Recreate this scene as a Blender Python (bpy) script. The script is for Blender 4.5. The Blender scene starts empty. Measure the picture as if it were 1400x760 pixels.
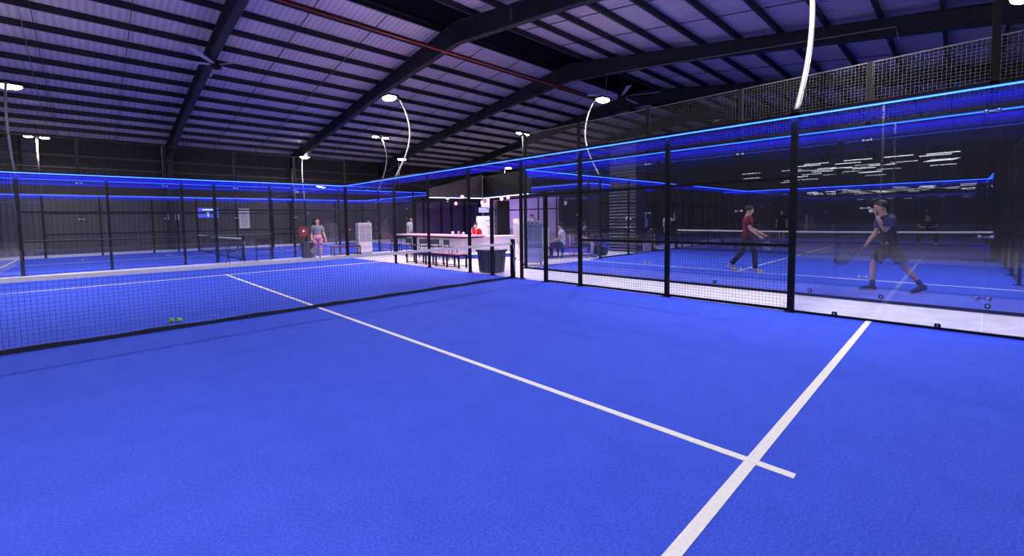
import bpy, bmesh, math, random
from mathutils import Vector, Matrix
random.seed(7)
PI=math.pi
C=bpy.context.scene.collection
sc=bpy.context.scene
W_,H_=1400,760

# ------------------------------------------------------------------ materials
def mat(name, col, rough=.6, metal=0., emit=None, es=0., spec=.5):
    m=bpy.data.materials.new(name); m.use_nodes=True
    b=m.node_tree.nodes['Principled BSDF']
    b.inputs['Base Color'].default_value=(*col,1); b.inputs['Roughness'].default_value=rough
    b.inputs['Metallic'].default_value=metal; b.inputs['Specular IOR Level'].default_value=spec
    if emit:
        b.inputs['Emission Color'].default_value=(*emit,1); b.inputs['Emission Strength'].default_value=es
    return m
def noise_mat(name, c1, c2, scale=40, rough=.8, bump=0., detail=4, spec=.3, scale2=None, c3=None):
    m=mat(name,c1,rough,spec=spec); nt=m.node_tree; n=nt.nodes; l=nt.links; b=n['Principled BSDF']
    tc=n.new('ShaderNodeTexCoord'); no=n.new('ShaderNodeTexNoise'); no.inputs['Scale'].default_value=scale; no.inputs['Detail'].default_value=detail
    l.new(tc.outputs['Object'],no.inputs['Vector'])
    r=n.new('ShaderNodeValToRGB'); r.color_ramp.elements[0].position=.3; r.color_ramp.elements[1].position=.7
    r.color_ramp.elements[0].color=(*c1,1); r.color_ramp.elements[1].color=(*c2,1)
    l.new(no.outputs['Fac'],r.inputs['Fac']); out=r.outputs['Color']
    if scale2:
        n2=n.new('ShaderNodeTexNoise'); n2.inputs['Scale'].default_value=scale2; n2.inputs['Detail'].default_value=3
        l.new(tc.outputs['Object'],n2.inputs['Vector'])
        r2=n.new('ShaderNodeValToRGB'); r2.color_ramp.elements[0].position=.4; r2.color_ramp.elements[1].position=.65
        r2.color_ramp.elements[0].color=(1,1,1,1); r2.color_ramp.elements[1].color=(*(c3 or (.85,.85,.85)),1)
        l.new(n2.outputs['Fac'],r2.inputs['Fac'])
        mx=n.new('ShaderNodeMix'); mx.data_type='RGBA'; mx.blend_type='MULTIPLY'; mx.inputs[0].default_value=1
        l.new(out,mx.inputs[6]); l.new(r2.outputs['Color'],mx.inputs[7]); out=mx.outputs[2]
    l.new(out,b.inputs['Base Color'])
    if bump:
        bp=n.new('ShaderNodeBump'); bp.inputs['Strength'].default_value=bump; bp.inputs['Distance'].default_value=.01
        l.new(no.outputs['Fac'],bp.inputs['Height']); l.new(bp.outputs['Normal'],b.inputs['Normal'])
    return m
def ribbed(name, c1, c2, axis, scale, rough=.6, bump=.6, metal=0., dist=.03, lo=.35, hi=.6):
    m=mat(name,c1,rough,metal); nt=m.node_tree; n=nt.nodes; l=nt.links; b=n['Principled BSDF']
    tc=n.new('ShaderNodeTexCoord'); w=n.new('ShaderNodeTexWave'); w.wave_type='BANDS'; w.bands_direction=axis
    w.inputs['Scale'].default_value=scale; w.inputs['Distortion'].default_value=0; w.inputs['Detail'].default_value=0
    l.new(tc.outputs['Object'],w.inputs['Vector'])
    r=n.new('ShaderNodeValToRGB'); r.color_ramp.elements[0].position=lo; r.color_ramp.elements[1].position=hi
    r.color_ramp.elements[0].color=(*c2,1); r.color_ramp.elements[1].color=(*c1,1)
    l.new(w.outputs['Fac'],r.inputs['Fac']); 
    no=n.new('ShaderNodeTexNoise'); no.inputs['Scale'].default_value=.6; l.new(tc.outputs['Object'],no.inputs['Vector'])
    mr=n.new('ShaderNodeMapRange'); mr.inputs['To Min'].default_value=.75; mr.inputs['To Max'].default_value=1.2
    l.new(no.outputs['Fac'],mr.inputs['Value'])
    mx=n.new('ShaderNodeVectorMath'); mx.operation='SCALE'; l.new(r.outputs['Color'],mx.inputs[0]); l.new(mr.outputs['Result'],mx.inputs['Scale'])
    l.new(mx.outputs['Vector'],b.inputs['Base Color'])
    bp=n.new('ShaderNodeBump'); bp.inputs['Strength'].default_value=bump; bp.inputs['Distance'].default_value=dist
    l.new(w.outputs['Fac'],bp.inputs['Height']); l.new(bp.outputs['Normal'],b.inputs['Normal'])
    return m
def glass_mat(name, tint=(.93,.94,.97), haze=.007, hazecol=(.9,.9,1)):
    m=bpy.data.materials.new(name); m.use_nodes=True; nt=m.node_tree; n=nt.nodes; l=nt.links; n.clear()
    o=n.new('ShaderNodeOutputMaterial'); t=n.new('ShaderNodeBsdfTransparent'); t.inputs['Color'].default_value=(*tint,1)
    g=n.new('ShaderNodeBsdfGlossy'); g.inputs['Roughness'].default_value=.0; g.inputs['Color'].default_value=(1,1,1,1)
    d=n.new('ShaderNodeBsdfDiffuse'); d.inputs['Color'].default_value=(*hazecol,1)
    tr=n.new('ShaderNodeBsdfTranslucent'); tr.inputs['Color'].default_value=(*hazecol,1)
    dd=n.new('ShaderNodeMixShader'); dd.inputs[0].default_value=.5; l.new(d.outputs[0],dd.inputs[1]); l.new(tr.outputs[0],dd.inputs[2])
    lw_=n.new('ShaderNodeLayerWeight'); lw_.inputs['Blend'].default_value=.5
    pw=n.new('ShaderNodeMath'); pw.operation='POWER'; pw.inputs[1].default_value=5; l.new(lw_.outputs['Facing'],pw.inputs[0])
    f=n.new('ShaderNodeMath'); f.operation='MULTIPLY_ADD'; f.inputs[1].default_value=.95; f.inputs[2].default_value=.045; l.new(pw.outputs[0],f.inputs[0])
    a=n.new('ShaderNodeMixShader'); a.inputs[0].default_value=haze; l.new(t.outputs[0],a.inputs[1]); l.new(dd.outputs[0],a.inputs[2])
    b=n.new('ShaderNodeMixShader'); l.new(f.outputs[0],b.inputs[0]); l.new(a.outputs[0],b.inputs[1]); l.new(g.outputs[0],b.inputs[2])
    l.new(b.outputs[0],o.inputs['Surface']); return m

M=dict(
 turf=noise_mat('blue_turf',(.030,.070,.55),(.062,.118,.82),70,.92,.6,6,.15,3.2,(.90,.91,.94)),
 line=noise_mat('line_white',(.72,.70,.74),(.85,.83,.86),60,.9,.2,4,.1),
 concrete=noise_mat('pale_concrete',(.62,.58,.60),(.80,.76,.78),3,.55,.1,6,.4,14,(.88,.86,.86)),
 black=mat('black_steel',(.006,.006,.008),.5,spec=.2),
 steel=noise_mat('dark_painted_steel',(.022,.021,.026),(.034,.032,.040),4,.6,0),
 purlin=mat('dark_purlin',(.020,.018,.028),.6),
 roof=ribbed('roof_sheet',(.66,.54,.62),(.52,.43,.50),'X',1.6,.5,.5),
 wallgrey=ribbed('grey_cladding',(.070,.066,.080),(.052,.049,.062),'X',1.4,.6,.4),
 wallbrown=ribbed('brown_cladding',(.020,.016,.018),(.012,.010,.012),'X',2.5,.6,.5),
 wallside=ribbed('side_cladding',(.032,.030,.045),(.022,.020,.034),'Y',1.4,.55,.4),
 beige=ribbed('beige_cladding',(.05,.040,.045),(.03,.025,.028),'X',8,.6,.5),
 glass=glass_mat('court_glass'),
 glowband=glass_mat('blue_glow_tint',(.84,.86,.98),.07,(.13,.11,.95)),  # blue haze tint that imitates the LED glow on the glass tops
 net=mat('net_cord',(.014,.018,.05),.8),
 netband=mat('net_band',(.012,.013,.03),.8),
 tape=noise_mat('net_tape',(.70,.66,.70),(.82,.78,.82),20,.8),
 led=mat('blue_led',(.1,.2,.8),.4,0,(.012,.085,1.),5.),
 ledw=mat('cold_led',(.3,.4,.8),.4,0,(.35,.45,1.),6.),
 lens=mat('flood_lens',(1,1,1),.3,0,(1.,.95,.92),55.),
 tube=mat('tube_lamp',(1,1,1),.3,0,(.93,.93,1.),9.),
 pole=mat('white_pole',(.21,.19,.21),.4),
 silver=mat('steel_clip',(.45,.45,.48),.3,.9),
 rimsteel=mat('galvanised_rail',(.14,.125,.13),.4,.6),
 girt=mat('wall_girt',(.07,.06,.06),.6),
 bulb=mat('warm_bulb',(1,.6,.6),.3,0,(1.,.20,.28),6.),
 orange=mat('orange_pipe',(.30,.035,.02),.4),
 plastic=ribbed('cooler_plastic',(.80,.78,.80),(.66,.64,.68),'Z',1,.5,.0),
 grille=ribbed('cooler_grille',(.60,.60,.68),(.30,.30,.40),'Z',7,.5,.8,lo=.2,hi=.5),
 bin=mat('bin_plastic',(.055,.055,.075),.5),
 benchtop=mat('maroon_slats',(.22,.03,.10),.5),
 woodtop=noise_mat('counter_top',(.55,.36,.38),(.65,.44,.45),3,.35),
 panel=mat('white_panel',(.72,.66,.74),.4),
 kick=mat('blue_kick',(.03,.07,.5),.4),
 chair=mat('chair_fabric',(.02,.02,.03),.8),
 ball=mat('felt_ball',(.42,.75,.05),.9),
 paper=noise_mat('printed_paper',(.75,.73,.78),(.6,.58,.65),30,.8),
 print_=mat('ink',(.05,.05,.07),.8),
 lav=mat('lavender_panel',(.45,.38,.62),.5),
 purpleglass=mat('violet_panel',(.035,.028,.085),.3),
 red=mat('red_plastic',(.30,.012,.02),.5),
 sign=mat('lit_blue_sign',(.05,.08,.4),.4,0,(.06,.1,.8),.8),
 signw=mat('lit_white_mark',(1,1,1),.4,0,(.8,.85,1.),2.5),
 screen=mat('screen',(.2,.2,.5),.3,0,(.35,.35,.9),1.2),
 fridge=mat('lit_fridge',(.8,.8,.82),.4,0,(.9,.88,1.),.5),
 fanblade=mat('fan_blade',(.45,.42,.5),.4,.2),
 skin=noise_mat('skin',(.55,.32,.24),(.60,.36,.27),10,.6),
 hair=mat('dark_hair',(.010,.008,.008),.6),
 eye=mat('eye_dark',(.02,.015,.012),.3),
)
_cm={}
def cloth(col):
    k=tuple(col)
    if k not in _cm: _cm[k]=noise_mat('cloth_%02d'%len(_cm),col,tuple(c*.8 for c in col),12,.85)
    return _cm[k]

# ------------------------------------------------------------------ mesh builder
class MB:
    def __init__(s): s.v=[]; s.f=[]; s.sm=[]
    def add(s,vs,fs,smooth=False):
        o=len(s.v); s.v+= [tuple(v) for v in vs]; s.f+=[tuple(i+o for i in f) for f in fs]; s.sm+=[smooth]*len(fs); return s
    def box(s,x0,x1,y0,y1,z0,z1):
        return s.add([(x,y,z) for z in(z0,z1) for y in(y0,y1) for x in(x0,x1)],[(0,2,3,1),(4,5,7,6),(0,1,5,4),(2,6,7,3),(0,4,6,2),(1,3,7,5)])
    def cbox(s,c,d,rz=0,rx=0,ry=0,bev=0):
        R=Matrix.Rotation(rz,3,'Z')@Matrix.Rotation(rx,3,'X')@Matrix.Rotation(ry,3,'Y')
        if not bev:
            vs=[R@Vector((x*d[0]/2,y*d[1]/2,z*d[2]/2))+Vector(c) for z in(-1,1) for y in(-1,1) for x in(-1,1)]
            return s.add(vs,[(0,2,3,1),(4,5,7,6),(0,1,5,4),(2,6,7,3),(0,4,6,2),(1,3,7,5)])
        bm=bmesh.new(); bmesh.ops.create_cube(bm,size=1)
        for v in bm.verts: v.co=Vector((v.co.x*d[0],v.co.y*d[1],v.co.z*d[2]))
        bmesh.ops.bevel(bm,geom=list(bm.edges),offset=bev,segments=2,affect='EDGES')
        bm.verts.index_update()
        s.add([R@v.co+Vector(c) for v in bm.verts],[[v.index for v in f.verts] for f in bm.faces]); bm.free(); return s
    def tube(s,pts,r,n=8,close=True,smooth=True,flat=1.):
        pts=[Vector(p) for p in pts]; rs=r if isinstance(r,(list,tuple)) else [r]*len(pts)
        vs=[];fs=[]; up=None
        for i,p in enumerate(pts):
            t=(pts[min(i+1,len(pts)-1)]-pts[max(i-1,0)]).normalized()
            if up is None: up=Vector((0,0,1)) if abs(t.z)<.9 else Vector((1,0,0))
            a=(up-t*up.dot(t)).normalized(); b=t.cross(a); up=a
            for k in range(n):
                an=2*PI*k/n; vs.append(p+a*math.cos(an)*rs[i]+b*math.sin(an)*rs[i]*flat)
        for i in range(len(pts)-1):
            for k in range(n):
                k2=(k+1)%n; fs.append((i*n+k,i*n+k2,(i+1)*n+k2,(i+1)*n+k))
        if close: fs.append(tuple(reversed(range(n)))); fs.append(tuple(range((len(pts)-1)*n,len(pts)*n)))
        return s.add(vs,fs,smooth)
    def bar(s,p,q,w,h=None):   # square bar
        h=h or w; p=Vector(p);q=Vector(q);t=(q-p).normalized()
        up=Vector((0,0,1)) if abs(t.z)<.9 else Vector((1,0,0))
        a=t.cross(up).normalized(); b=a.cross(t)
        vs=[c+a*sx*w/2+b*sy*h/2 for c in(p,q) for sx,sy in((-1,-1),(1,-1),(1,1),(-1,1))]
        return s.add(vs,[(3,2,1,0),(4,5,6,7),(0,1,5,4),(1,2,6,5),(2,3,7,6),(3,0,4,7)])
    def sph(s,c,r,n=12,sc=(1,1,1),R=None):
        vs=[];fs=[];m=n//2
        for i in range(1,m):
            th=PI*i/m
            for k in range(n):
                ph=2*PI*k/n; v=Vector((math.sin(th)*math.cos(ph)*sc[0],math.sin(th)*math.sin(ph)*sc[1],math.cos(th)*sc[2]))*r
                if R: v=R@v
                vs.append(v+Vector(c))
        t=Vector((0,0,r*sc[2])); 
        if R: t=R@t
        vs.append(Vector(c)+t); vs.append(Vector(c)-t); T=len(vs)-2
        for i in range(m-2):
            for k in range(n):
                k2=(k+1)%n; fs.append((i*n+k,(i+1)*n+k,(i+1)*n+k2,i*n+k2))
        for k in range(n):
            k2=(k+1)%n; fs.append((T,k,k2)); fs.append((T+1,(m-2)*n+k2,(m-2)*n+k))
        return s.add(vs,fs,True)
    def prism(s,poly,h0,h1,axis='z'):
        n=len(poly)
        def P(a,b,h): return (a,b,h) if axis=='z' else ((h,a,b) if axis=='x' else (a,h,b))
        vs=[P(a,b,h0) for a,b in poly]+[P(a,b,h1) for a,b in poly]
        fs=[tuple(reversed(range(n))),tuple(range(n,2*n))]+[(i,(i+1)%n,(i+1)%n+n,i+n) for i in range(n)]
        return s.add(vs,fs)
    def lathe(s,prof,c=(0,0,0),n=20):
        vs=[];fs=[]
        for r,z in prof:
            for k in range(n): a=2*PI*k/n; vs.append((c[0]+r*math.cos(a),c[1]+r*math.sin(a),c[2]+z))
        for i in range(len(prof)-1):
            for k in range(n): k2=(k+1)%n; fs.append((i*n+k,i*n+k2,(i+1)*n+k2,(i+1)*n+k))
        fs.append(tuple(reversed(range(n)))); fs.append(tuple(range((len(prof)-1)*n,len(prof)*n)))
        return s.add(vs,fs,True)
    def build(s,name,m,parent=None,**kw):
        me=bpy.data.meshes.new(name); me.from_pydata([tuple(v) for v in s.v],[],s.f)
        me.polygons.foreach_set('use_smooth',s.sm); me.materials.append(m)
        bm=bmesh.new(); bm.from_mesh(me); bmesh.ops.recalc_face_normals(bm,faces=bm.faces); bm.to_mesh(me); bm.free()
        me.update(); o=bpy.data.objects.new(name,me); C.objects.link(o)
        if parent: o.parent=parent
        for k,v in kw.items(): o[k]=v
        return o
def thing(name,label,cat,loc=(0,0,0),rz=0,group=None):
    o=bpy.data.objects.new(name,None); o.empty_display_size=.1; C.objects.link(o)
    o.location=loc; o.rotation_euler=(0,0,rz); o['label']=label; o['category']=cat
    if group: o['group']=group
    return o
def tag(o,label,cat,group=None,kind=None):
    o['label']=label; o['category']=cat
    if group: o['group']=group
    if kind: o['kind']=kind
    return o
def struct(o): o['kind']='structure'; return o
def dup(root,loc,rz,label,group=None):
    r=root.copy(); C.objects.link(r); r.location=loc; r.rotation_euler=(0,0,rz); r['label']=label
    if group: r['group']=group
    for ch in list(root.children):
        c=ch.copy(); C.objects.link(c); c.parent=r
        for g in list(ch.children):
            d=g.copy(); C.objects.link(d); d.parent=c
    return r

# ------------------------------------------------------------------ hall shell
X0,X1,Y0,Y1=-70.,35.,-13.9,25.2
RY=5.6
def roofz(y): return 9.25-.150*abs(y-RY)
struct(MB().box(X0,X1,Y0,Y1,-.2,-.012).build('floor',M['concrete']))
wb=struct(MB().box(X0,X1,Y1,Y1+.2,0,3.1).build('wall_back',M['wallgrey']))
MB().box(X0,X1,Y1+.02,Y1+.22,3.1,6.5).build('upper_cladding',M['wallbrown'],wb)
g=MB()
for z in (4.0,4.62,5.25): g.bar((X0,Y1-.06,z),(X1,Y1-.06,z),.07,.10)
g.build('girt',M['girt'],wb)
struct(MB().box(X0,X1,Y0-.2,Y0,0,6.5).build('wall_front',M['wallbrown']))
def gable(x0,x1): return MB().prism([(Y0,0),(Y1,0),(Y1,roofz(Y1)+.1),(RY,roofz(RY)+.1),(Y0,roofz(Y0)+.1)],x0,x1,'x')
struct(gable(X1,X1+.2).build('wall_right',M['wallside']))
struct(gable(X0-.2,X0).build('wall_left',M['wallside']))
# roof sheets leave a slot under the ridge vent
SL=.85
rf=MB()
for sgn,ye in ((1,Y1+.3),(-1,Y0-.3)):
    ya=RY+sgn*SL
    rf.add([(X0,ya,roofz(ya)),(X1,ya,roofz(ya)),(X1,ye,roofz(ye)),(X0,ye,roofz(ye)),
            (X0,ya,roofz(ya)+.05),(X1,ya,roofz(ya)+.05),(X1,ye,roofz(ye)+.05),(X0,ye,roofz(ye)+.05)],
           [(0,1,2,3),(7,6,5,4),(0,4,5,1),(1,5,6,2),(2,6,7,3),(3,7,4,0)])
ceil=struct(rf.build('ceiling',M['roof']))
rv=MB(); zr=roofz(RY+SL)
rv.box(X0,X1,RY-SL-.05,RY-SL,zr-.1,zr+.9); rv.box(X0,X1,RY+SL,RY+SL+.05,zr-.1,zr+.9); rv.box(X0,X1,RY-SL,RY+SL,zr+.85,zr+.9)
rv.build('ridge_vent',M['purlin'],ceil)
for sgn,ye in ((1,Y1),(-1,Y0)):
    y=RY+sgn*(SL+.12)
    while (y-ye)*sgn<-.3:
        z=roofz(y)
        q=MB().box(X0,X1,y-.035,y+.035,z-.20,z-.005); q.box(X0,X1,y-.035,y+.05,z-.21,z-.195)
        q.build('purlin',M['purlin'],ceil); y+=sgn*1.32
# sag rods between purlins (run up the slope)
for fx in (-19.9,-13,-6.1,.8,7.7,14.6,21.5,28.4):
    for dx in (2.3,4.6):
        q=MB()
        for sgn,ye in ((1,Y1),(-1,Y0)):
            y=RY+sgn*1.2; q.bar((fx+dx,y,roofz(y)-.13),(fx+dx,ye,roofz(ye)-.13),.022)
        q.build('sag_rod',M['purlin'],ceil)

FX=[-6.1,.8,7.7,14.6,21.5,28.4]
FL={-6.1:'dark steel portal frame at far left corner, half out of view',
 .8:'dark steel portal frame carrying the ceiling fan on the left',
 7.7:'large dark steel portal frame crossing over the court, pale column at its foot',
 14.6:'dark steel portal frame over the bar, sweeping across upper right',
 21.5:'dark steel portal frame behind the bright starry floodlight',
 28.4:'farthest dark steel portal frame near the gable end'}
def frame(x):
    t=thing('portal_frame',FL[x],'roof beam',(x,RY,0))
    for sgn,ye in ((1,Y1-.15),(-1,Y0+.15)):
        L=abs(ye-RY)
        def z_(d,off): return 9.25-.150*d-.25-off
        # I-section rafter: deeper at ridge haunch and at the knee
        def web(y0_,y1_,dp0,dp1):
            a,b=sgn*y0_,sgn*y1_
            q=MB().prism([(a,z_(y0_,0)),(b,z_(y1_,0)),(b,z_(y1_,dp1)),(a,z_(y0_,dp0))],-.012,.012,'x')
            for off0,off1 in ((0,0),(dp0,dp1)):
                q.add([( sx*.13,yy,z_(abs(yy),o)+dz) for dz in(-.012,.012) for yy,o in ((a,off0),(b,off1)) for sx in(-1,1)],
                      [(0,1,3,2),(4,6,7,5),(0,4,5,1),(2,3,7,6),(0,2,6,4),(1,5,7,3)])
            return q
        q=web(0,L*.28,.80,.52); q2=web(L*.28,L*.72,.52,.52); q3=web(L*.72,L,.52,.95)
        for p_ in(q2,q3): q.add(p_.v,p_.f)
        q.build('rafter',M['steel'],t)
        zc=z_(L,.1); yl=sgn*L
        c=MB()
        c.box(-.13,.13,yl-.02,yl+.02,0,zc); c.add([(sx,yy,zz) for sx in(-.012,.012) for yy,zz in((yl,0),(yl-sgn*.35,0),(yl-sgn*.75,zc-.6),(yl,zc))],
             [(0,1,2,3),(7,6,5,4),(0,4,5,1),(1,5,6,2),(2,6,7,3),(3,7,4,0)])
        c.add([(sx*.13,yy,zz) for sx in(-1,1) for yy,zz in((yl-sgn*.33,0),(yl-sgn*.36,0),(yl-sgn*.78,zc-.6),(yl-sgn*.75,zc-.6))],
             [(0,1,2,3),(7,6,5,4),(0,4,5,1),(1,5,6,2),(2,6,7,3),(3,7,4,0)])
        c.build('column',M['rimsteel'] if (x==7.7 and sgn>0) else M['steel'],t)
for x in FX: frame(x)
tag(MB().tube([(-6,RY,7.75),(34.6,RY,7.75)],.045,10).build('sprinkler_pipe',M['orange']),'long orange pipe hung along under the roof ridge','pipe')
# white conduits clipped to the rafters
for (x,pts,lab) in ((7.55,[(2.6,8.05),(2.6,8.62),(-3.5,7.72)],'thin white conduit clipped to roof beam over the bar end'),
                    (14.4,[(3.4,7.4),(3.4,8.0),(-6.3,6.95),(-6.4,6.5)],'thin white conduit running down the beam at upper right')):
    tag(MB().tube([(x,a,b-.05) for a,b in pts],.018,6).build('conduit',M['pole']),lab,'conduit')
for p,q,lab in (((-4.05,12,8.1),(-4.12,24.9,6.1),'thin pale cable sloping down over the far left lamps'),
            ((5.2,9.5,8.3),(5.2,24.9,5.9),'thin pale cable sloping down to left of the curved floodlight pole'),
            ((12.5,9,8.3),(12.3,24.5,5.6),'thin pale cable sloping down to right of the curved floodlight pole')):
    tag(MB().tube([p,((Vector(p)+Vector(q))/2-Vector((0,0,.12))),q],.010,5).build('cable',M['pole']),lab,'cable')
# louvres on the back wall
for i,(a,b) in enumerate(((-6.2,-5.5),(-5.15,-4.5))):
    t=thing('wall_louvre',('left' if i==0 else 'right')+' one of two slatted louvres high on the back wall, far left','louvre',(a,Y1,0))
    fr=MB()
    for x in (0,b-a): fr.box(x-.03,x+.03,-.10,-.001,4.3,6.0)
    fr.build('louvre_frame',M['black'],t)
    sl=MB(); z=4.34
    while z<5.98: sl.cbox(((b-a)/2,-.05,z),(b-a-.04,.07,.012),0,.6); z+=.085
    sl.build('slats',M['silver'],t)

# ------------------------------------------------------------------ courts
def turf(label,cx,cy,lx,ly,lines):
    o=tag(MB().box(-lx/2,lx/2,-ly/2,ly/2,-.012,0).build('court_turf',M['turf']),label,'court floor'); o.location=(cx,cy,0)
    for nm,a,b,c,d in lines: MB().box(a,b,c,d,0.0005,.004 if 'service' in nm else .0048).build(nm,M['line'],o)
    return o
lw=.05
A=turf('blue turf floor of the nearest padel court',0,0,10,20,[('service_line',-5,5.0,-6.975,-6.91),('service_line',-5,5,6.94,7.02),('center_line',-.03,.03,-7.17,7.15)])
Bc=turf('blue turf floor of the padel court behind the far glass wall',1.65,17.1,20,10,[('service_line',-6.98,-6.92,-5,5),('service_line',6.92,6.98,-5,5),('center_line',-7.15,7.15,-.025,.025)])
Cc=turf('blue turf floor of the padel court behind the right-hand fence',16.8,-3.65,20,10,[('service_line',-6.98,-6.92,-5,5),('service_line',6.92,6.98,-5,5),('center_line',-7.15,7.15,-.025,.025)])
Fc=turf('blue turf floor of the distant court beyond the seated players',23.7,8.25,22,10,[('service_line',-7,-6.95,-5,5),('center_line',-7,7,-.025,.025)])

def wires(q,t0,t1,z0,z1,step,w=.0028):
    n=int((t1-t0)/step)
    for i in range(n+1):
        t=t0+(t1-t0)*i/max(n,1); q.box(t-w/2,t+w/2,-w/2,w/2,z0,z1)
    n=int((z1-z0)/step)
    for i in range(n+1):
        z=z0+(z1-z0)*i/max(n,1); q.box(t0,t1,-w/2,w/2,z-w/2,z+w/2)
LEDS=[]
def fence(name,label,P0,P1,cat='fence',posts=(),rails=(),panes=(),meshes=(),led=(),top=(),clips=(),step=.05,inner=1,wire=.0028,mm='black'):
    P0=Vector(P0);P1=Vector(P1); d=P1-P0
    t=thing(name,label,cat,(P0.x,P0.y,0),math.atan2(d.y,d.x))
    for (a,z0,z1,w) in posts:
        q=MB().box(a-w/2,a+w/2,-.03,.03,z0,z1)
        if z0<.01: q.box(a-w/2-.03,a+w/2+.03,-.09,.09,0,.012)
        q.build('post',M['black'],t)
    for (a,b,z,h) in rails: MB().box(a,b,-.02,.02,z-h/2,z+h/2).build('rail',M['black'],t)
    for (a,b,z0,z1) in panes:
        p=MB().box(a+.004,b-.004,-.006,.006,z0,z1).build('glass_pane',M['glass'],t)
    for (a,b,z0,z1) in meshes:
        q=MB(); wires(q,a,b,z0,z1,step,wire); 
        if mm!='black': q.box(a,b,-.009,.009,z1-.002,z1+.016)
        q.build('mesh_panel',M[mm],t)
    for (a,b,z) in led:
        MB().box(a,b,inner*.035-.009,inner*.035+.009,z-.010,z+.010).build('led_strip',M['led'],t)
        GLOWBAND=MB().box(a+.01,b-.01,-.010,-.0075,z-.20,z-.02).build('added_glow_band',M['glowband'],t)  # added band below the strip, stands in for LED glow, no real part
        if b-a>2.5: LEDS.append((t,a,b,z,inner))
    for (a,b,z,mm) in top: MB().box(a,b,-.03,.03,z-.025,z+.025).build('top_rail',M[mm],t)
    if clips:
        q0=None
        for (a,z) in clips:
            q=MB()
            q.tube([(a-.05,-.022,z),(a-.05,.022,z)],.022,10); q.tube([(a+.05,-.022,z),(a+.05,.022,z)],.022,10)
            q.box(a-.05,a+.05,.0065,.010,z-.008,z+.008)
            q.build('glass_clip',M['silver'],t)
    return t
def zc(a): return [(a,z) for z in (.45,1.05,1.65,2.25,2.75)]

# our court, right-hand side (x=5), t runs from y=-10 to y=10 in world -> local t = y+10
# near glass corner
fence('glass_wall','near right frameless glass wall of the court with clear clips and blue light strip',(5,-10,0),(5,-6,0),'glass wall',
      posts=[(4,0,3.03,.09),(2,3,5.4,.07),(4,3.0,3.1,.12)],panes=[(0,2,.03,2.97),(2,3.96,.03,2.97)],
      led=[(0,4,2.985)],top=[(0,4,3.02,'black')],clips=[(2,.45),(2,2.7),(2,1.2)],meshes=[(0,2,3.05,5.0)],inner=1,rails=[(0,4,.015,.03)])
br=thing('glass_foot_clamp','small steel clamp under right glass wall, one nearer the corner','clamp',(5,-6.55,0),PI/2)
def clampgeo(t):
    MB().cbox((0,0,.045),(.06,.05,.06),bev=.006).build('clamp_block',M['black'],t); MB().tube([(0,.026,.05),(0,.036,.05)],.014,8).build('clamp_bolt',M['silver'],t)
clampgeo(br); br['label']='small dark clamp at foot of right glass wall, nearest the tall post'
dup(br,(5,-7.62,0),PI/2,'small dark clamp at foot of right glass wall, nearest the frame edge')
# mesh side with doorways
pm=.06
fence('mesh_fence','black wire mesh fence on the right side of the near half court',(5,-6,0),(5,-.2,0),
      posts=[(2,0,3.03,.08),(4,0,3.03,.08),(5.0,0,2.1,.09),(5.8,0,3.03,.07)],
      rails=[(0,5.8,2.07,.05),(0,4,1.03,.05),(0,5,.03,.04)],
      meshes=[(0.04,1.96,.03,3.0),(2.04,3.96,.03,3.0),(4.04,4.96,.03,2.05)],led=[(0,5.8,2.985)],top=[(0,5.8,3.02,'black')],inner=1)
fence('mesh_fence','black post and mesh fence along the far half court by the benches',(5,.9,0),(5,6,0),
      posts=[(0,0,2.08,.09),(.95,0,3.03,.08),(3.0,0,3.03,.08),(5.1,0,3.03,.08)],
      rails=[(.95,5.1,2.10,.05)],
      meshes=[(1.0,2.95,2.1,3.0),(3.05,5.05,2.12,3.0)],led=[(-1.1,5.1,2.985)],top=[(-1.1,3.4,3.02,'black'),(3.4,5.1,3.02,'rimsteel')],inner=1)
fence('glass_wall','far right frameless glass corner of the court beside the air cooler',(5,6,0),(5,9.97,0),'glass wall',
      posts=[(3.9,0,3,.06)],
      panes=[(.06,2,.03,2.97),(2,3.85,.03,2.97)],led=[(0,3.97,2.985)],top=[(0,1.6,3.02,'rimsteel'),(1.6,3.97,3.02,'black')],clips=[(2,2.7),(2,1.5)],inner=1)
# far glass end
fence('glass_wall','far frameless glass end wall of the court with mesh posts above',(-5,10,0),(5,10,0),'glass wall',
      posts=[(0,3,4.05,.07),(2,3,4.05,.07),(4,3,4.05,.07),(6,3,4.05,.07),(8,3,4.05,.07),(10,0,4.05,.08)],
      panes=[(2*i,2*i+2,.03,2.97) for i in range(5)],led=[(0,10,2.985)],top=[(0,10,3.02,'black')],
      clips=[(2*i,z) for i in range(1,5) for z in (.5,1.7,2.75)],inner=-1,rails=[(0,10,4.03,.03)],meshes=[(.04,9.96,3.06,4.0)],step=.1,wire=.003)

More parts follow.
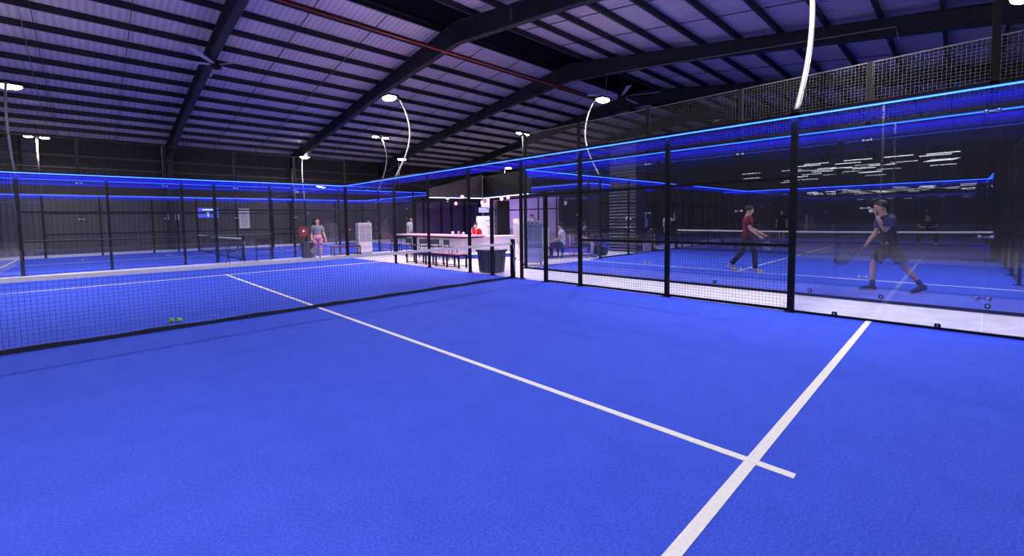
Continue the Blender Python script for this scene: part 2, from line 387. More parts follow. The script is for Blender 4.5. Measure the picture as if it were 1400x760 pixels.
# court behind (B): near long side at y=12.1
fence('mesh_fence','long fence of black posts and rails behind the far glass wall',(-8.35,12.1,0),(11.65,12.1,0),
      posts=[(x+8.35,0,3.02,w) for x,w in((-4.4,.09),(-2.35,.08),(-.3,.08),(.72,.11),(2.68,.10),(3.6,.08),(5.6,.09),(7.6,.08),(9.6,.07),(11.6,.08))],
      rails=[(4,9,1.03,.05),(11.0,16,1.03,.05),(4,9,1.95,.05),(9,16,2.03,.05)],
      panes=[(0,2,.03,2.97),(2,3.95,.03,2.97),(16,18,.03,2.97),(18,20,.03,2.97)],
      meshes=[(3.95,8,.03,3.0),(11.1,16,.03,3.0)],led=[(0,20,2.985)],top=[(0,20,3.02,'black')],step=.1,inner=1,clips=zc(18))
fence('mesh_fence','farthest black fence in front of the hall back wall, pale top rail',(-8.35,22.1,0),(11.65,22.1,0),
      posts=[(x+8.35,0,h,.08) for x,h in((-4.4,3.0),(-2.4,3.0),(-.35,3.0),(.72,2.1),(1.65,3.0),(3.6,3.0),(5.6,3.0),(7.6,3.0),(9.6,3.),(11.6,3.))],
      rails=[(4,16,1.1,.05),(4,16,2.1,.05)],
      panes=[(0,2,.03,2.97),(2,3.95,.03,2.97),(16,18,.03,2.97),(18,20,.03,2.97)],
      meshes=[(3.95,9,.03,3.0),(10.6,16,.03,3.0)],led=[(0,20,2.98)],top=[(0,20,3.02,'rimsteel')],step=.1,inner=-1,clips=zc(2)+zc(18))
fence('glass_wall','distant glass end wall to the right of the court behind',(11.65,12.1,0),(11.65,22.1,0),'glass wall',
      panes=[(2*i,2*i+2,.03,2.97) for i in range(5)],led=[(0,10,2.985)],top=[(0,10,3.02,'black')],clips=zc(4)+zc(8),inner=1)
# court C (right neighbour)
fence('glass_wall','glass end wall of the neighbouring court just beyond the right fence, mesh above',(6.8,-8.65,0),(6.8,1.35,0),'glass wall',
      posts=[(0,0,5.2,.07)]+[(x,3,4.05,.07) for x in(2,4,6,8)]+[(10,0,4.05,.08)],
      panes=[(2*i,2*i+2,.03,2.97) for i in range(5)],led=[(0,10,2.985)],top=[(0,10,3.02,'black')],mm='rimsteel',
      rails=[(0,10,.02,.04)],meshes=[(.04,9.96,3.06,4.03)],clips=[(2*i,z) for i in range(1,5) for z in (.42,1.6,2.75)],inner=-1,wire=.0034)
k=0
for y in (-8.1,-6.9,-5.9,-4.2):
    dup(br,(6.765,y,.055),PI/2,['dark clamp at foot of neighbour glass wall, nearest the frame edge','dark clamp at foot of neighbour glass wall, under the walking player','dark clamp at foot of neighbour glass wall, beside the tall post','dark clamp at foot of neighbour glass wall, behind the wire mesh'][k]); k+=1
fence('mesh_fence','left side fence of neighbouring court with glass ends and waiting players behind',(6.8,1.35,0),(26.8,1.35,0),
      posts=[(x,0,3.02,.08) for x in(4,6,8,9.2,10.9,12,14,16)],
      rails=[(4,9.2,1.03,.05),(10.9,16,1.03,.05),(4,16,2.05,.05),(4,16,.03,.04)],
      panes=[(0,2,.03,2.97),(2,3.95,.03,2.97),(16,18,.03,2.97),(18,20,.03,2.97)],
      meshes=[(4,9.2,.03,2.05),(10.9,16,.03,2.05)],led=[(0,20,2.985)],top=[(0,20,3.02,'black'),(2.2,5,3.05,'rimsteel')],step=.1,inner=-1,clips=zc(18))
fence('glass_wall','far glass end wall of neighbouring court behind the crouching player',(26.8,-8.65,0),(26.8,1.35,0),'glass wall',
      panes=[(2*i,2*i+2,.03,2.97) for i in range(5)],led=[(0,10,2.985)],top=[(0,10,3.02,'black')],clips=[(2*i,z) for i in(1,2,3,4) for z in(.5,1.6,2.7)],inner=1,
      posts=[(0,0,4.05,.08),(10,0,4.05,.08)],meshes=[(0,10,3.06,4.0)],step=.1,rails=[(0,10,4.03,.04)])
fence('mesh_fence','dark right side fence of neighbouring court at the frame edge',(6.8,-8.65,0),(26.8,-8.65,0),
      posts=[(x,0,3.02,.08) for x in(4,6,8,10.5,12,14,16)],rails=[(4,16,1.03,.05),(4,16,2.05,.05)],
      panes=[(0,2,.03,2.97),(2,3.95,.03,2.97),(16,18,.03,2.97),(18,20,.03,2.97)],meshes=[(4,16,.03,3.0)],led=[(16,20,2.985)],top=[(0,20,3.02,'black')],step=.1,inner=1)
MBt=MB()
# dark windbreak sheet on the outer side of that fence
tag(MB().box(8.5,26.9,-9.92,-9.90,0,4.4).build('windbreak_screen',M['black']),'dark screen sheet along the right side of neighbouring court','screen')
# court F
fence('glass_wall','distant glass corner with blue strip beyond the seated players, end side',(12.7,3.2,0),(12.7,13.2,0),'glass wall',
      panes=[(2*i,2*i+2,.03,2.97) for i in range(2)],led=[(0,4,2.985)],top=[(0,4,3.02,'rimsteel')],clips=zc(2),inner=-1,posts=[(0,0,3.02,.07),(4,0,3.02,.07)])
fence('mesh_fence','distant fence with blue strip behind the standing players',(12.7,3.2,0),(32,3.2,0),
      posts=[(x,0,3.02,.08) for x in(4,6,8,10,12,14,16)],rails=[(4,16,1.03,.05),(4,16,2.05,.05)],
      panes=[(0,2,.03,2.97),(2,3.95,.03,2.97)],led=[(0,6,2.985)],top=[(0,19,3.02,'black')],inner=-1,clips=zc(2))

def net(label,cx,cy,rz,L=10,step=.05,w=.0027,hc=.88,tape_sides=True):
    t=thing('court_net',label,'net',(cx,cy,0),rz)
    h=lambda x: hc+.035*(abs(x)/(L/2))**1.5
    q=MB(); n=int(L/step)
    for i in range(n+1):
        x=-L/2+L*i/n; zt=h(x); q.box(x-w/2,x+w/2,-w/2,w/2,.03,zt)
    k=int(.82/step)
    for j in range(k+1):
        f=j/k; m=24
        for i in range(m):
            xa=-L/2+L*i/m; xb=-L/2+L*(i+1)/m
            q.bar((xa,0,.05+f*(h(xa)-.08)),(xb,0,.05+f*(h(xb)-.08)),w)
    q.build('net_mesh',M['net'],t)
    m=30; q=MB(); b=MB()
    for i in range(m):
        xa=-L/2+L*i/m; xb=-L/2+L*(i+1)/m
        q.add([(x,y,z) for x in(xa,xb) for y,z in((-.008,h(x)-.055),(.008,h(x)-.055),(.008,h(x)),(-.008,h(x)))],[(3,2,1,0),(4,5,6,7),(0,1,5,4),(1,2,6,5),(2,3,7,6),(3,0,4,7)])
        wa=.010*math.sin(i*1.7); wb_=.010*math.sin((i+1)*1.7)
        b.add([(x,y,z) for x,o in((xa,wa),(xb,wb_)) for y,z in((-.012,.004),(.012,.004),(.012,.055+o),(-.012,.055+o))],[(3,2,1,0),(4,5,6,7),(0,1,5,4),(1,2,6,5),(2,3,7,6),(3,0,4,7)])
    q.build('top_tape',M['tape'],t); b.build('bottom_band',M['netband'],t)
    for s in(-1,1):
        p=MB().cbox((s*(L/2+.02),0,.5),(.09,.09,1.0),bev=.008); p.box(s*(L/2+.02)-.12,s*(L/2+.02)+.12,-.1,.1,0,.012)
        po=p.build('net_post',M['black'],t)
        MB().tube([(s*(L/2-.06),0,.02),(s*(L/2-.05),.01,.88)],.015,6).build('tension_rod',M['black'],po)
        MB().tube([(s*(L/2-.03),-.055,.86),(s*(L/2+.02),-.06,.7),(s*(L/2-.01),-.06,.45),(s*(L/2+.03),-.055,.2)],.008,6).build('net_cord',M['tape'],po)
    return t
nt=net('long black net with white tape crossing the nearest court',.0,0.0,.012,9.86)
net('net with white tape on the court behind the far glass',1.65,17.1,PI/2,9.7,.1,.005)
net('net with white tape on the neighbouring court at right',16.75,-3.65,PI/2,9.7,.08,.005)

# ------------------------------------------------------------------ flood lights
def curve_pts(z0,z1,bow,tip,n=14):
    pts=[]
    for i in range(n+1):
        f=i/n; z=z0+(z1-z0)*f
        y=bow*math.sin(PI*min(f*.86,1))**1.0*(1)-0
        pts.append((0,-y,z))
    return pts
LIGHTS=[]
def flood(label,x,y,rz,z0=3.0,z1=5.72,bow=.66,twin=False,power=300,head=.34,straight=False,pm='pole',r=.032):
    # local -y is outwards of the court, +y is inwards
    t=thing('floodlight_pole',label,'floodlight',(x,y,0),rz)
    if straight: pts=[(0,0,z0),(0,0,z1)]
    else:
        pts=[]
        for i in range(17):
            f=i/16; yy=-bow*math.sin(PI*.5*min(1,f/.62)) if f<.62 else -bow+(bow-.0)*(((f-.62)/.38)**2)*.55
            pts.append((0,yy,z0+(z1-z0)*f))
    MB().tube(pts,r,8).build('pole',M[pm],t)
    e=Vector(pts[-1])
    if twin: heads=[(e.x-.26,e.y,e.z),(e.x+.26,e.y,e.z)]; MB().bar((e.x-.28,e.y,e.z-.02),(e.x+.28,e.y,e.z-.02),.03).build('cross_arm',M[pm],t)
    else:
        heads=[(0,e.y+.42,z1+.02)]; MB().tube([e,(0,e.y+.12,z1+.04),(0,e.y+.42,z1+.05)],.022,8).build('arm',M[pm],t)
    w,d=(.64,.44) if not twin else (.34,.22)
    for hx,hy,hz in heads:
        hd=MB().cbox((hx,hy,hz+.03),(w,d,.05),bev=.012).build('lamp_head',M['black'],t)
        fins=MB()
        for i in range(5): fins.box(hx-w*.4+i*w*.2-.006,hx-w*.4+i*w*.2+.006,hy-d*.4,hy+d*.4,hz+.055,hz+.085)
        fins.build('cooling_fins',M['black'],hd)
        MB().sph((hx,hy,hz-.01),.5,16,(w*.96,d*.96,.16 if not twin else .10)).build('lens',M['lens'],hd)
    if power:
        L=bpy.data.lights.new('flood_beam','AREA'); L.shape='RECTANGLE'; L.size=.34*(1.8 if twin else 1); L.size_y=.24; L.energy=power; L.color=(1,.96,.94)
        o=bpy.data.objects.new('flood_beam',L); C.objects.link(o); o.parent=t; m=sum((Vector(h) for h in heads),Vector())/len(heads); o.location=(m.x,m.y,m.z-.12)
        o.rotation_euler=(math.radians(12),0,0)
    return t
PW=325
flood('tall curved white floodlight pole on right wall of the far half court',5,5.9,PI/2,power=PW)
flood('tall curved white floodlight pole rising from the near right post, lamp out of view',5,-6,PI/2,bow=.9,z1=5.9,power=PW,r=.04)
flood('bright floodlight on curved pole at the far left edge',-4.4,12.1,0,power=PW,bow=1.0)
flood('curved twin floodlight left of the tall curved pole, small in the distance',7.6,12.1,0,power=PW,bow=1.0,twin=True,z1=5.55)
flood('straight white pole with twin floodlights at far left',-4.4,22.1,PI,straight=True,twin=True,z1=5.68,power=PW*.7)
flood('small distant floodlight on white curved pole above the woman',7.6,22.1,PI,power=PW*.7,bow=.25,z1=5.72)
flood('dazzling floodlight on thin pole beside the right ceiling fan',10.8,1.35,PI,power=PW)
flood('small floodlight with short pole high above the bar',22.6,18.4,PI,z0=0,z1=5.7,power=PW*.4,bow=.3)
flood('tiny tilted floodlight beside the tall curved pole',13,19.2,PI,straight=True,z1=5.7,z0=0,power=PW*.3,pm='black',r=.02)
flood('twin floodlights on a dark pole above the bar corner',13.0,7.3,PI,straight=True,twin=True,z1=5.72,z0=3.0,power=PW*.6,pm='black')
# lamps that stand outside the view but light the courts
for x,y,a in ((-5,5.9,-PI/2),(-5,-6,-PI/2),(10.8,-8.65,0)):
    if (x,y)==(-5,5.9) or (x,y)==(-5,-6):
        nm={5.9:'floodlight pole on left wall of far half court, outside the view',-6:'floodlight pole on left wall of near half court, outside the view'}[y]
    else: nm={-8.65:'floodlight pole on right fence of neighbouring court, near end'}[y]
    flood(nm,x,y,a,power=PW*(1.0 if x<6 else .8),z0=(0 if x<0 else 3.))

# tube lamps in the other part of the hall (mirrored in the glass)
t0=thing('pendant_tube_lamp','white tube lamp reflected in the glass of neighbouring court','tube lamp',(-18.8,0,4.5),0,'tube lamps mirrored in the right glass')
MB().cbox((0,0,.03),(.09,1.25,.05),bev=.008).build('lamp_body',M['pole'],t0); MB().tube([(0,-.6,-.015),(0,.6,-.015)],.022,8).build('tube',M['tube'],t0)
for yy in(-.5,.5): MB().tube([(0,yy,.05),(0,yy,2.6)],.006,5).build('hanger',M['silver'],t0)
rows=[(-18.2,-7.2,4.2,1.9),(-19.6,-6.4,3.6,1.8),(-22.6,-6.6,4.0,2.1),(-24.6,-7.4,4,2.2),(-28.4,-7.2,4,2.),(-30.6,-6.5,4,2.4),(-55,-8,10,2.6),(-58,-7,10,2.2),(-61,-8,9,2.4),(-64,-7,9,2.4),(-67,-8,9,2.6)]
first=True
for (x,a,b,st) in rows:
    y=a
    while y<b:
        if random.random()<(.50 if x>-40 else .32):
            loc=(x+random.uniform(-.3,.3),y+random.uniform(-.4,.4),4.5)
            if first: t0.location=loc; first=False
            else: dup(t0,loc,0,'white tube lamp reflected in the glass of neighbouring court','tube lamps mirrored in the right glass')
        y+=st

# ------------------------------------------------------------------ ceiling fans
def fan(label,x,y,z,zt,ang):
    t=thing('ceiling_fan',label,'ceiling fan',(x,y,z))
    MB().tube([(0,0,.1),(0,0,zt-z)],.025,8).build('down_rod',M['black'],t)
    MB().lathe([(.05,.16),(.16,.12),(.19,.0),(.16,-.10),(.06,-.14)]).build('motor',M['black'],t)
    for k in range(5):
        a=ang+2*PI*k/5; R=Matrix.Rotation(a,3,'Z')
        q=MB().add([R@Vector(p) for p in ((.15,-.06,.02),(1.65,-.11,.0),(1.65,.11,.04),(.15,.06,.045),(.15,-.06,.03),(1.65,-.11,.01),(1.65,.11,.05),(.15,.06,.055))],
          [(0,1,2,3),(7,6,5,4),(0,4,5,1),(1,5,6,2),(2,6,7,3),(3,7,4,0)])
        q.build('blade',M['fanblade'],t)
fan('ceiling fan hanging under the left roof beam',.95,11.75,7.45,roofz(11.75)-.3,.3)
fan('ceiling fan beside the dazzling floodlight',15.0,3.0,6.95,roofz(3.0)-.3,.1)

# ------------------------------------------------------------------ furniture
def bench(label,x,y,rz,L=3.0,n=4,h=.43,w=.36):
    t=thing('bench',label,'bench',(x,y,0),rz)
    top=MB()
    for i in range(3): top.cbox((0,(i-1)*.12,h-.015),(L,.105,.03),bev=.005)
    top.build('seat',M['benchtop'],t)
    fr=MB()
    for s in(-1,1): fr.bar((-L/2,s*w*.42,h-.05),(L/2,s*w*.42,h-.05),.04); fr.bar((-L/2,s*w*.42,.05),(L/2,s*w*.42,.05),.025)
    fr.build('frame',M['black'],t)
    for i in range(n):
        x_=-L/2+.04+(L-.08)*i/(n-1)
        for s in(-1,1): MB().bar((x_,s*w*.42,0),(x_,s*w*.42,h-.03),.045).build('leg',M['black'],t)
    return t
bench('long dark-framed bench outside the fence in front of the bar',5.55,4.4,PI/2,3.1,6)
bench('short low bench between the woman and the white air cooler',5.55,11.35,0,1.3,2)
bench('low bench under the seated players at right of the cooler',10.2,2.75,-.35,3.4,3)
def bin_(label,x,y,rz,w=.48,d=.52,h=.58):
    t=thing('litter_bin',label,'bin',(x,y,0),rz)
    q=MB(); a,b=.86*w/2,.86*d/2
    q.add([(sx*a,sy*b,0) for sx,sy in((-1,-1),(1,-1),(1,1),(-1,1))]+[(sx*w/2,sy*d/2,h) for sx,sy in((-1,-1),(1,-1),(1,1),(-1,1))],[(3,2,1,0),(4,5,6,7),(0,1,5,4),(1,2,6,5),(2,3,7,6),(3,0,4,7)])
    for s in(-1,1):
        for f in(-.22,.22): q.bar((s*(a+.004),f*d,.04),(s*(w/2+.006),f*d*1.1,h-.04),.03)
        for f in(-.22,.22): q.bar((f*w,s*(b+.004),.04),(f*w*1.1,s*(d/2+.006),h-.04),.03)
    q.build('bin_body',M['bin'],t)
    MB().cbox((0,0,h+.02),(w+.08,d+.08,.05),bev=.012).build('bin_lid',M['bin'],t)
bin_('grey litter bin outside the fence near the net post',5.50,1.48,0,.56,.62,.60)
bin_('grey litter bin standing to left of the woman',3.85,11.35,0,.42,.42,.62)
def cooler(label,x,y,rz,w=.68,d=.5,h=1.42):
    t=thing('air_cooler',label,'air cooler',(x,y,0),rz)
    MB().cbox((0,0,h/2+.03),(w,d,h-.08),bev=.035).build('housing',M['plastic'],t)
    MB().cbox((0,0,h-.02),(w*.99,d*.99,.08),bev=.02).build('top_cover',M['plastic'],t)
    g=MB().cbox((0,-d/2-.006,h*.66),(w*.84,.02,h*.54),bev=.006); g.build('front_grille',M['grille'],t)
    v=MB(); v.box(-.008,.008,-d/2-.022,-d/2-.016,h*.40,h*.92); v.build('grille_divider',M['plastic'],t)
    for s in(-1,1):
        MB().cbox((s*(w/2+.004),0,h*.66),(.015,d*.78,h*.5),bev=.004).build('side_grille',M['grille'],t)
    MB().cbox((0,-d/2-.004,h*.19),(w*.8,.02,h*.26),bev=.01).build('water_tank',M['plastic'],t)
    c=MB()
    for i in range(3): c.box(-.18+i*.14,-.10+i*.14,-d/2-.010,-d/2+.002,h-.065,h-.035)
    c.build('control_buttons',M['print_'],t)
    for sx in(-1,1):
        for sy in(-1,1): MB().sph((sx*w*.4,sy*d*.36,.035),.035,8).build('wheel',M['black'],t)
    return t
cooler('tall white air cooler behind the fence, right of the net post',7.62,1.90,-.55,.70,.52,1.42)
cooler('second pale air cooler half hidden behind the post, farther back',8.75,3.3,-.4,.62,.5,1.5)
cooler('white air cooler in the far corridor beside the short bench',6.45,11.4,-.15,.62,.5,1.42)
# director chairs in the far corridor
def dchair(label,x,y,rz):
    t=thing('folding_chair',label,'chair',(x,y,0),rz)
    MB().cbox((0,.0,.46),(.50,.42,.03),bev=.01).build('seat',M['chair'],t)
    MB().cbox((0,.21,.78),(.50,.03,.22),bev=.01).build('backrest',M['chair'],t)
    for s in(-1,1):
        MB().tube([(s*.24,-.24,0),(s*.25,.2,.48),(s*.25,.21,.88)],.013,6).build('leg',M['black'],t)
        MB().tube([(s*.25,.24,0),(s*.25,-.2,.62),(s*.25,.2,.64)],.013,6).build('leg',M['black'],t)
    MB().tube([(-.25,-.2,.2),(.25,-.2,.2)],.010,6).build('stretcher',M['black'],t)
dchair('black folding chair left of the distant net post',1.15,11.3,PI+.1)
dchair('black folding chair right of the distant net post',2.15,11.35,PI-.1)

# bar counter, stools, canopy
t=thing('bar_counter','long bar counter with pink top and white front, stools before it','bar counter',(7.6,7.6,0))
MB().box(-.05,.75,-2.1,1.0,.12,.80).build('front_panel',M['panel'],t)
MB().box(-.06,.72,-2.1,1.0,0,.12).build('kickboard',M['kick'],t)
MB().cbox((.30,.05,.875),(1.1,5.2,.05),bev=.01).build('worktop',M['woodtop'],t)
MB().box(-.24,.84,-2.5,2.6,.80,.85).build('apron',M['black'],t)
for x_ in(-.18,.72): MB().bar((x_,2.5,0),(x_,2.5,.80),.06).build('leg',M['black'],t)
t=thing('bar_counter','lit end counter with lilac front and blue base right of the bin','bar counter',(7.9,5.45,0),math.atan2(4.5-5.45,9.9-7.9))
LL=2.2
MB().box(0,LL,0,.45,.14,.80).build('front_panel',M['panel'],t)
MB().box(-.01,LL+.01,-.03,.46,0,.14).build('kickboard',M['kick'],t)
MB().cbox((LL/2,.2,.83),(LL+.1,.65,.05),bev=.01).build('worktop',M['panel'],t)
MB().box(0,LL,-.028,-.012,.145,.165).build('led_strip',M['ledw'],t)
def stool(label,x,y,rz):
    t=thing('bar_stool',label,'bar stool',(x,y,0),rz)
    MB().cbox((0,0,.48),(.40,.38,.04),bev=.012).build('seat',M['chair'],t)
    MB().cbox((0,.19,.68),(.40,.03,.19),bev=.01).build('backrest',M['chair'],t)
    for sx in(-1,1):
        MB().tube([(sx*.20,-.19,0),(sx*.17,-.16,.47)],.013,6).build('leg',M['black'],t)
        MB().tube([(sx*.20,.22,0),(sx*.17,.18,.47),(sx*.17,.20,.77)],.013,6).build('leg',M['black'],t)
    MB().tube([(-.19,-.185,.2),(.19,-.185,.2)],.010,6).build('footrest',M['black'],t)
for (y,rz,lb) in ((9.3,-PI/2-.2,'black bar stool at the far left end of the counter'),(8.0,-PI/2+.1,'second black bar stool from the left end of the counter'),
            (7.0,-PI/2+.5,'angled black bar stool just right of the fence post'),(6.3,-PI/2+.6,'angled black bar stool in the middle of the counter'),(5.35,-PI/2-.1,'black bar stool nearest the counter corner')):
    stool(lb,6.95,y,rz+PI)
# things on the counter
for i,(y,h,mm,lb) in enumerate(((6.2,.16,'silver','small silver pot on the counter left of the hoop'),(5.9,.12,'panel','small white cup on the counter'),(6.6,.14,'panel','white jar on the counter, leftmost'))):
    MBq=MB().lathe([(.05,0),(.06,h*.5),(.045,h*.9),(.05,h)],n=14); o=MBq.build(('pot','cup','jar')[i],M[mm]); o.location=(8.0,y,.901); tag(o,lb,('pot','cup','jar')[i])
a=MB().tube([(0,.16*math.cos(x_),.17+.16*math.sin(x_)) for x_ in [2*PI*i/20 for i in range(21)]],.012,6); a.box(-.04,.04,-.06,.06,0,.012); o=a.build('wire_hoop',M['silver']); o.location=(8.1,5.35,.901); tag(o,'round silver wire hoop standing on the counter near the post','hoop stand')
# canopy L
t=thing('bar_canopy','dark bar canopy with bright blue-white light strip along its lower edge','canopy',(0,0,0))
def strip(mb,a,b,z0,z1,th=.1):
    A_=Vector((*a,0));B_=Vector((*b,0)); n_=(B_-A_).normalized().cross(Vector((0,0,1)))*th
    return mb.add([(p.x,p.y,z) for z in(z0,z1) for p in(A_,B_,B_+n_,A_+n_)],[(3,2,1,0),(4,5,6,7),(0,1,5,4),(1,2,6,5),(2,3,7,6),(3,0,4,7)])
c1,c2,c3=(8.0,8.25),(10.7,7.75),(9.95,4.1)
strip(MB(),c3,c2,2.52,3.5,.1).build('fascia',M['black'],t)
q=MB(); q.add([(c1[0],c1[1],2.52),(c2[0],c2[1],2.52),(c2[0],c2[1],3.62),(c1[0],c1[1],2.86),(c1[0],c1[1]+.1,2.52),(c2[0],c2[1]+.1,2.52),(c2[0],c2[1]+.1,3.62),(c1[0],c1[1]+.1,2.86)],[(0,1,2,3),(7,6,5,4),(0,4,5,1),(1,5,6,2),(2,6,7,3),(3,7,4,0)])
q.build('corrugated_gable',M['beige'],t)
q=MB(); q.bar((c1[0],c1[1]-.03,2.5),(c2[0]-.03,c2[1]-.03,2.5),.03); q.bar((c2[0]-.04,c2[1]-.03,2.5),(c3[0]-.04,c3[1],2.5),.03); q.build('led_strip',M['ledw'],t)
q=MB(); q.add([(c1[0],c1[1]+.1,2.53),(c2[0],c2[1]+.1,2.53),(c3[0]+.1,c3[1],2.53),(12.3,4.1,2.53),(12.3,9.9,2.53),(8,9.9,2.53)]+[(c1[0],c1[1]+.1,2.58),(c2[0],c2[1]+.1,2.58),(c3[0]+.1,c3[1],2.58),(12.3,4.1,2.58),(12.3,9.9,2.58),(8,9.9,2.58)],[(5,4,3,2,1,0),(6,7,8,9,10,11),(0,1,7,6),(1,2,8,7),(2,3,9,8),(3,4,10,9),(4,5,11,10),(5,0,6,11)])
q.build('canopy_deck',M['black'],t)
for x_,y_ in ((8.75,9.85),(12.2,9.85),(12.2,4.2),(9.95,4.3)): MB().bar((x_,y_,0),(x_,y_,2.53),.08).build('post',M['black'],t)
MB().tube([(10.62,7.68,0),(10.62,7.68,3.55)],.03,8).build('downpipe',M['pole'],t)
# room partitions behind the bar
t=thing('partition_wall','violet glazed partition with dark uprights behind the bar','partition',(8.6,10.4,0),math.atan2(-.3,4.0))
MB().box(0,4.0,0,.05,0,2.45).build('panel',M['purpleglass'],t)
for x_ in(0,.75,1.5,2.1,2.9,3.95): MB().box(x_-.05,x_+.05,-.03,.06,0,2.5).build('upright',M['black'],t)
t=thing('partition_wall','bright lilac partition with dark frame right of the black cabinet','partition',(12.45,5.9,0),math.atan2(3,-.2))
MB().box(-1.2,3.0,0,.05,0,2.48).build('panel',M['lav'],t)
for x_ in(-1.15,-.1,1.0,2.0,2.95): MB().box(x_-.03,x_+.03,.05,.08,0,2.48).build('upright',M['black'],t)
for z in (1.95,): MB().box(-1.2,3,.05,.08,z-.025,z+.025).build('crossbar',M['black'],t)
t=thing('tall_cabinet','tall black cabinet under the canopy right of the red-shirted person','cabinet',(10.2,5.95,0),-.5)
MB().cbox((0,0,1.15),(.55,.5,2.3),bev=.01).build('body',M['black'],t)
for s in(-1,1): MB().cbox((s*.135,-.255,1.15),(.255,.015,2.2),bev=.003).build('door',M['black'],t)
sh=MB()
for z in(1.2,1.45,1.7,1.95): sh.box(-.7,-.28,-.2,.1,z,z+.02)
sh.build('side_shelf',M['steel'],t)
t=thing('display_fridge','lit white display fridge behind the person in red','fridge',(10.15,7.15,0),-.55)
MB().cbox((0,0,.83),(.56,.5,1.66),bev=.02).build('cabinet',M['fridge'],t)
MB().cbox((0,-.26,.85),(.46,.015,1.45),bev=.005).build('door',M['fridge'],t)
MB().tube([(.2,-.285,.6),(.2,-.285,1.2)],.012,6).build('handle',M['silver'],t)
t=thing('wall_screen','small glowing blue screen above the display fridge','screen',(10.1,7.05,0),-.55)
MB().cbox((0,-.05,1.93),(.5,.05,.26),bev=.008).build('casing',M['black'],t); MB().box(-.23,.23,-.082,-.076,1.82,2.04).build('display',M['screen'],t)
t=thing('notice_board','white notice with grey text lines hanging under the canopy edge','notice',(10.55,7.35,0),-.55)
MB().cbox((0,0,2.2),(.48,.02,.48),bev=.004).build('sheet',M['paper'],t)
q=MB()
for i in range(6): q.box(-.20,.20-.06*(i%3),-.014,-.011,2.36-i*.06,2.375-i*.06)
q.build('text_lines',M['print_'],t); MB().tube([(-.2,0,2.44),(-.2,0,2.53)],.004,4).build('string',M['silver'],t); MB().tube([(.2,0,2.44),(.2,0,2.53)],.004,4).build('string',M['silver'],t)
# white decorated back counter right of the cabinet
t=thing('back_counter','white back counter with dark drawings behind the lilac end counter','back counter',(11.2,5.6,0),math.atan2(-1.3,.9))
MB().cbox((0,.1,.55),(2.2,.5,1.1),bev=.01).build('body',M['paper'],t)
q=MB()
for x_ in(-.75,-.2,.4,.9):
    q.box(x_-.16,x_+.16,-.168,-.16,.95,1.0); q.box(x_-.15,x_-.12,-.168,-.16,.7,.95); q.box(x_+.12,x_+.15,-.168,-.16,.7,.95)
q.box(.0,.75,-.166,-.158,.86,.90); q.build('line_drawing',M['print_'],t)
# pendants
for i,(x,y,z) in enumerate(((11.0,12.2,2.35),(11.35,12.1,2.35),(8.66,7.79,2.4),(8.08,6.02,2.42),(10.2,9.2,2.31),(10.2,7.25,2.28),(9.95,6.55,2.36),(10.0,5.75,2.38),(9.6,4.95,2.40))):
    lb=['leftmost glowing pink bulb of the string behind the bar','second glowing pink bulb from left behind the bar','glowing bulb just under the left half of the light strip','upper glowing bulb left of the wide fence post','lower glowing bulb left of the wide fence post',
        'small glowing bulb above the blue screen','glowing bulb beside the white notice','glowing bulb right of the white notice, under the fascia','rightmost glowing bulb, brightest, beside the fence post'][i]
    t=thing('pendant_bulb',lb,'pendant lamp',(x,y,z))
    MB().sph((0,0,0),.07,12,(1,1,1.15)).build('bulb',M['bulb'],t)
    MB().lathe([(.02,.05),(.028,.07),(.02,.12)],n=10).build('socket',M['black'],t); MB().tube([(0,0,.12),(0,0,(2.53-z) if i!=0 and i!=1 and i!=4 else .9)],.005,5).build('cord',M['black'],t)
tag(MB().tube([(10.2,12.15,3.25),(11.65,12.15,3.25)],.012,6).build('lamp_wire',M['black']),'dark wire carrying the far string of bulbs','wire')
# pink and violet lamps of the bar
def area(name,loc,rot,e,col,sx,sy):
    L=bpy.data.lights.new(name,'AREA'); L.shape='RECTANGLE'; L.size=sx; L.size_y=sy; L.energy=e; L.color=col
    o=bpy.data.objects.new(name,L); C.objects.link(o); o.location=loc; o.rotation_euler=rot; return o
area('bar_downlight',(8.0,7.2,2.46),(0,math.radians(25),0),150,(1,.40,.75),.3,2.6)
area('bar_downlight',(9.2,4.6,2.44),(0,math.radians(30),0),90,(.75,.45,1),1.2,.3)
area('bar_downlight',(11.0,7,2.45),(0,math.radians(-20),0),70,(.70,.45,1),1.5,2)
area('bar_spotlight',(6.4,3.8,3.4),(0,math.radians(10),0),90,(1,.72,.82),.4,.4)
# louvred metal cladding column
t=thing('ribbed_column','tall shiny column clad in horizontal metal ribs between distant fences','column',(14.6,2.45,0))
MB().box(-.4,.4,-.62,.62,0,4.9).build('core',M['steel'],t)
q=MB(); z=.08
while z<4.85: q.cbox((-.42,0,z),(.07,1.3,.02),0,0,.5); z+=.14
q.build('ribs',M['silver'],t)
q=MB()
for a_,b_,c_,d_ in ((-.45,1.42,-.28,1.55),(-.28,1.55,-.2,1.40),(-.5,.95,-.2,1.08),(-.42,1.1,-.3,.92)): q.bar((-.47,a_,b_),(-.47,c_,d_),.03,.05)
q.build('white_marking',M['paper'],t)
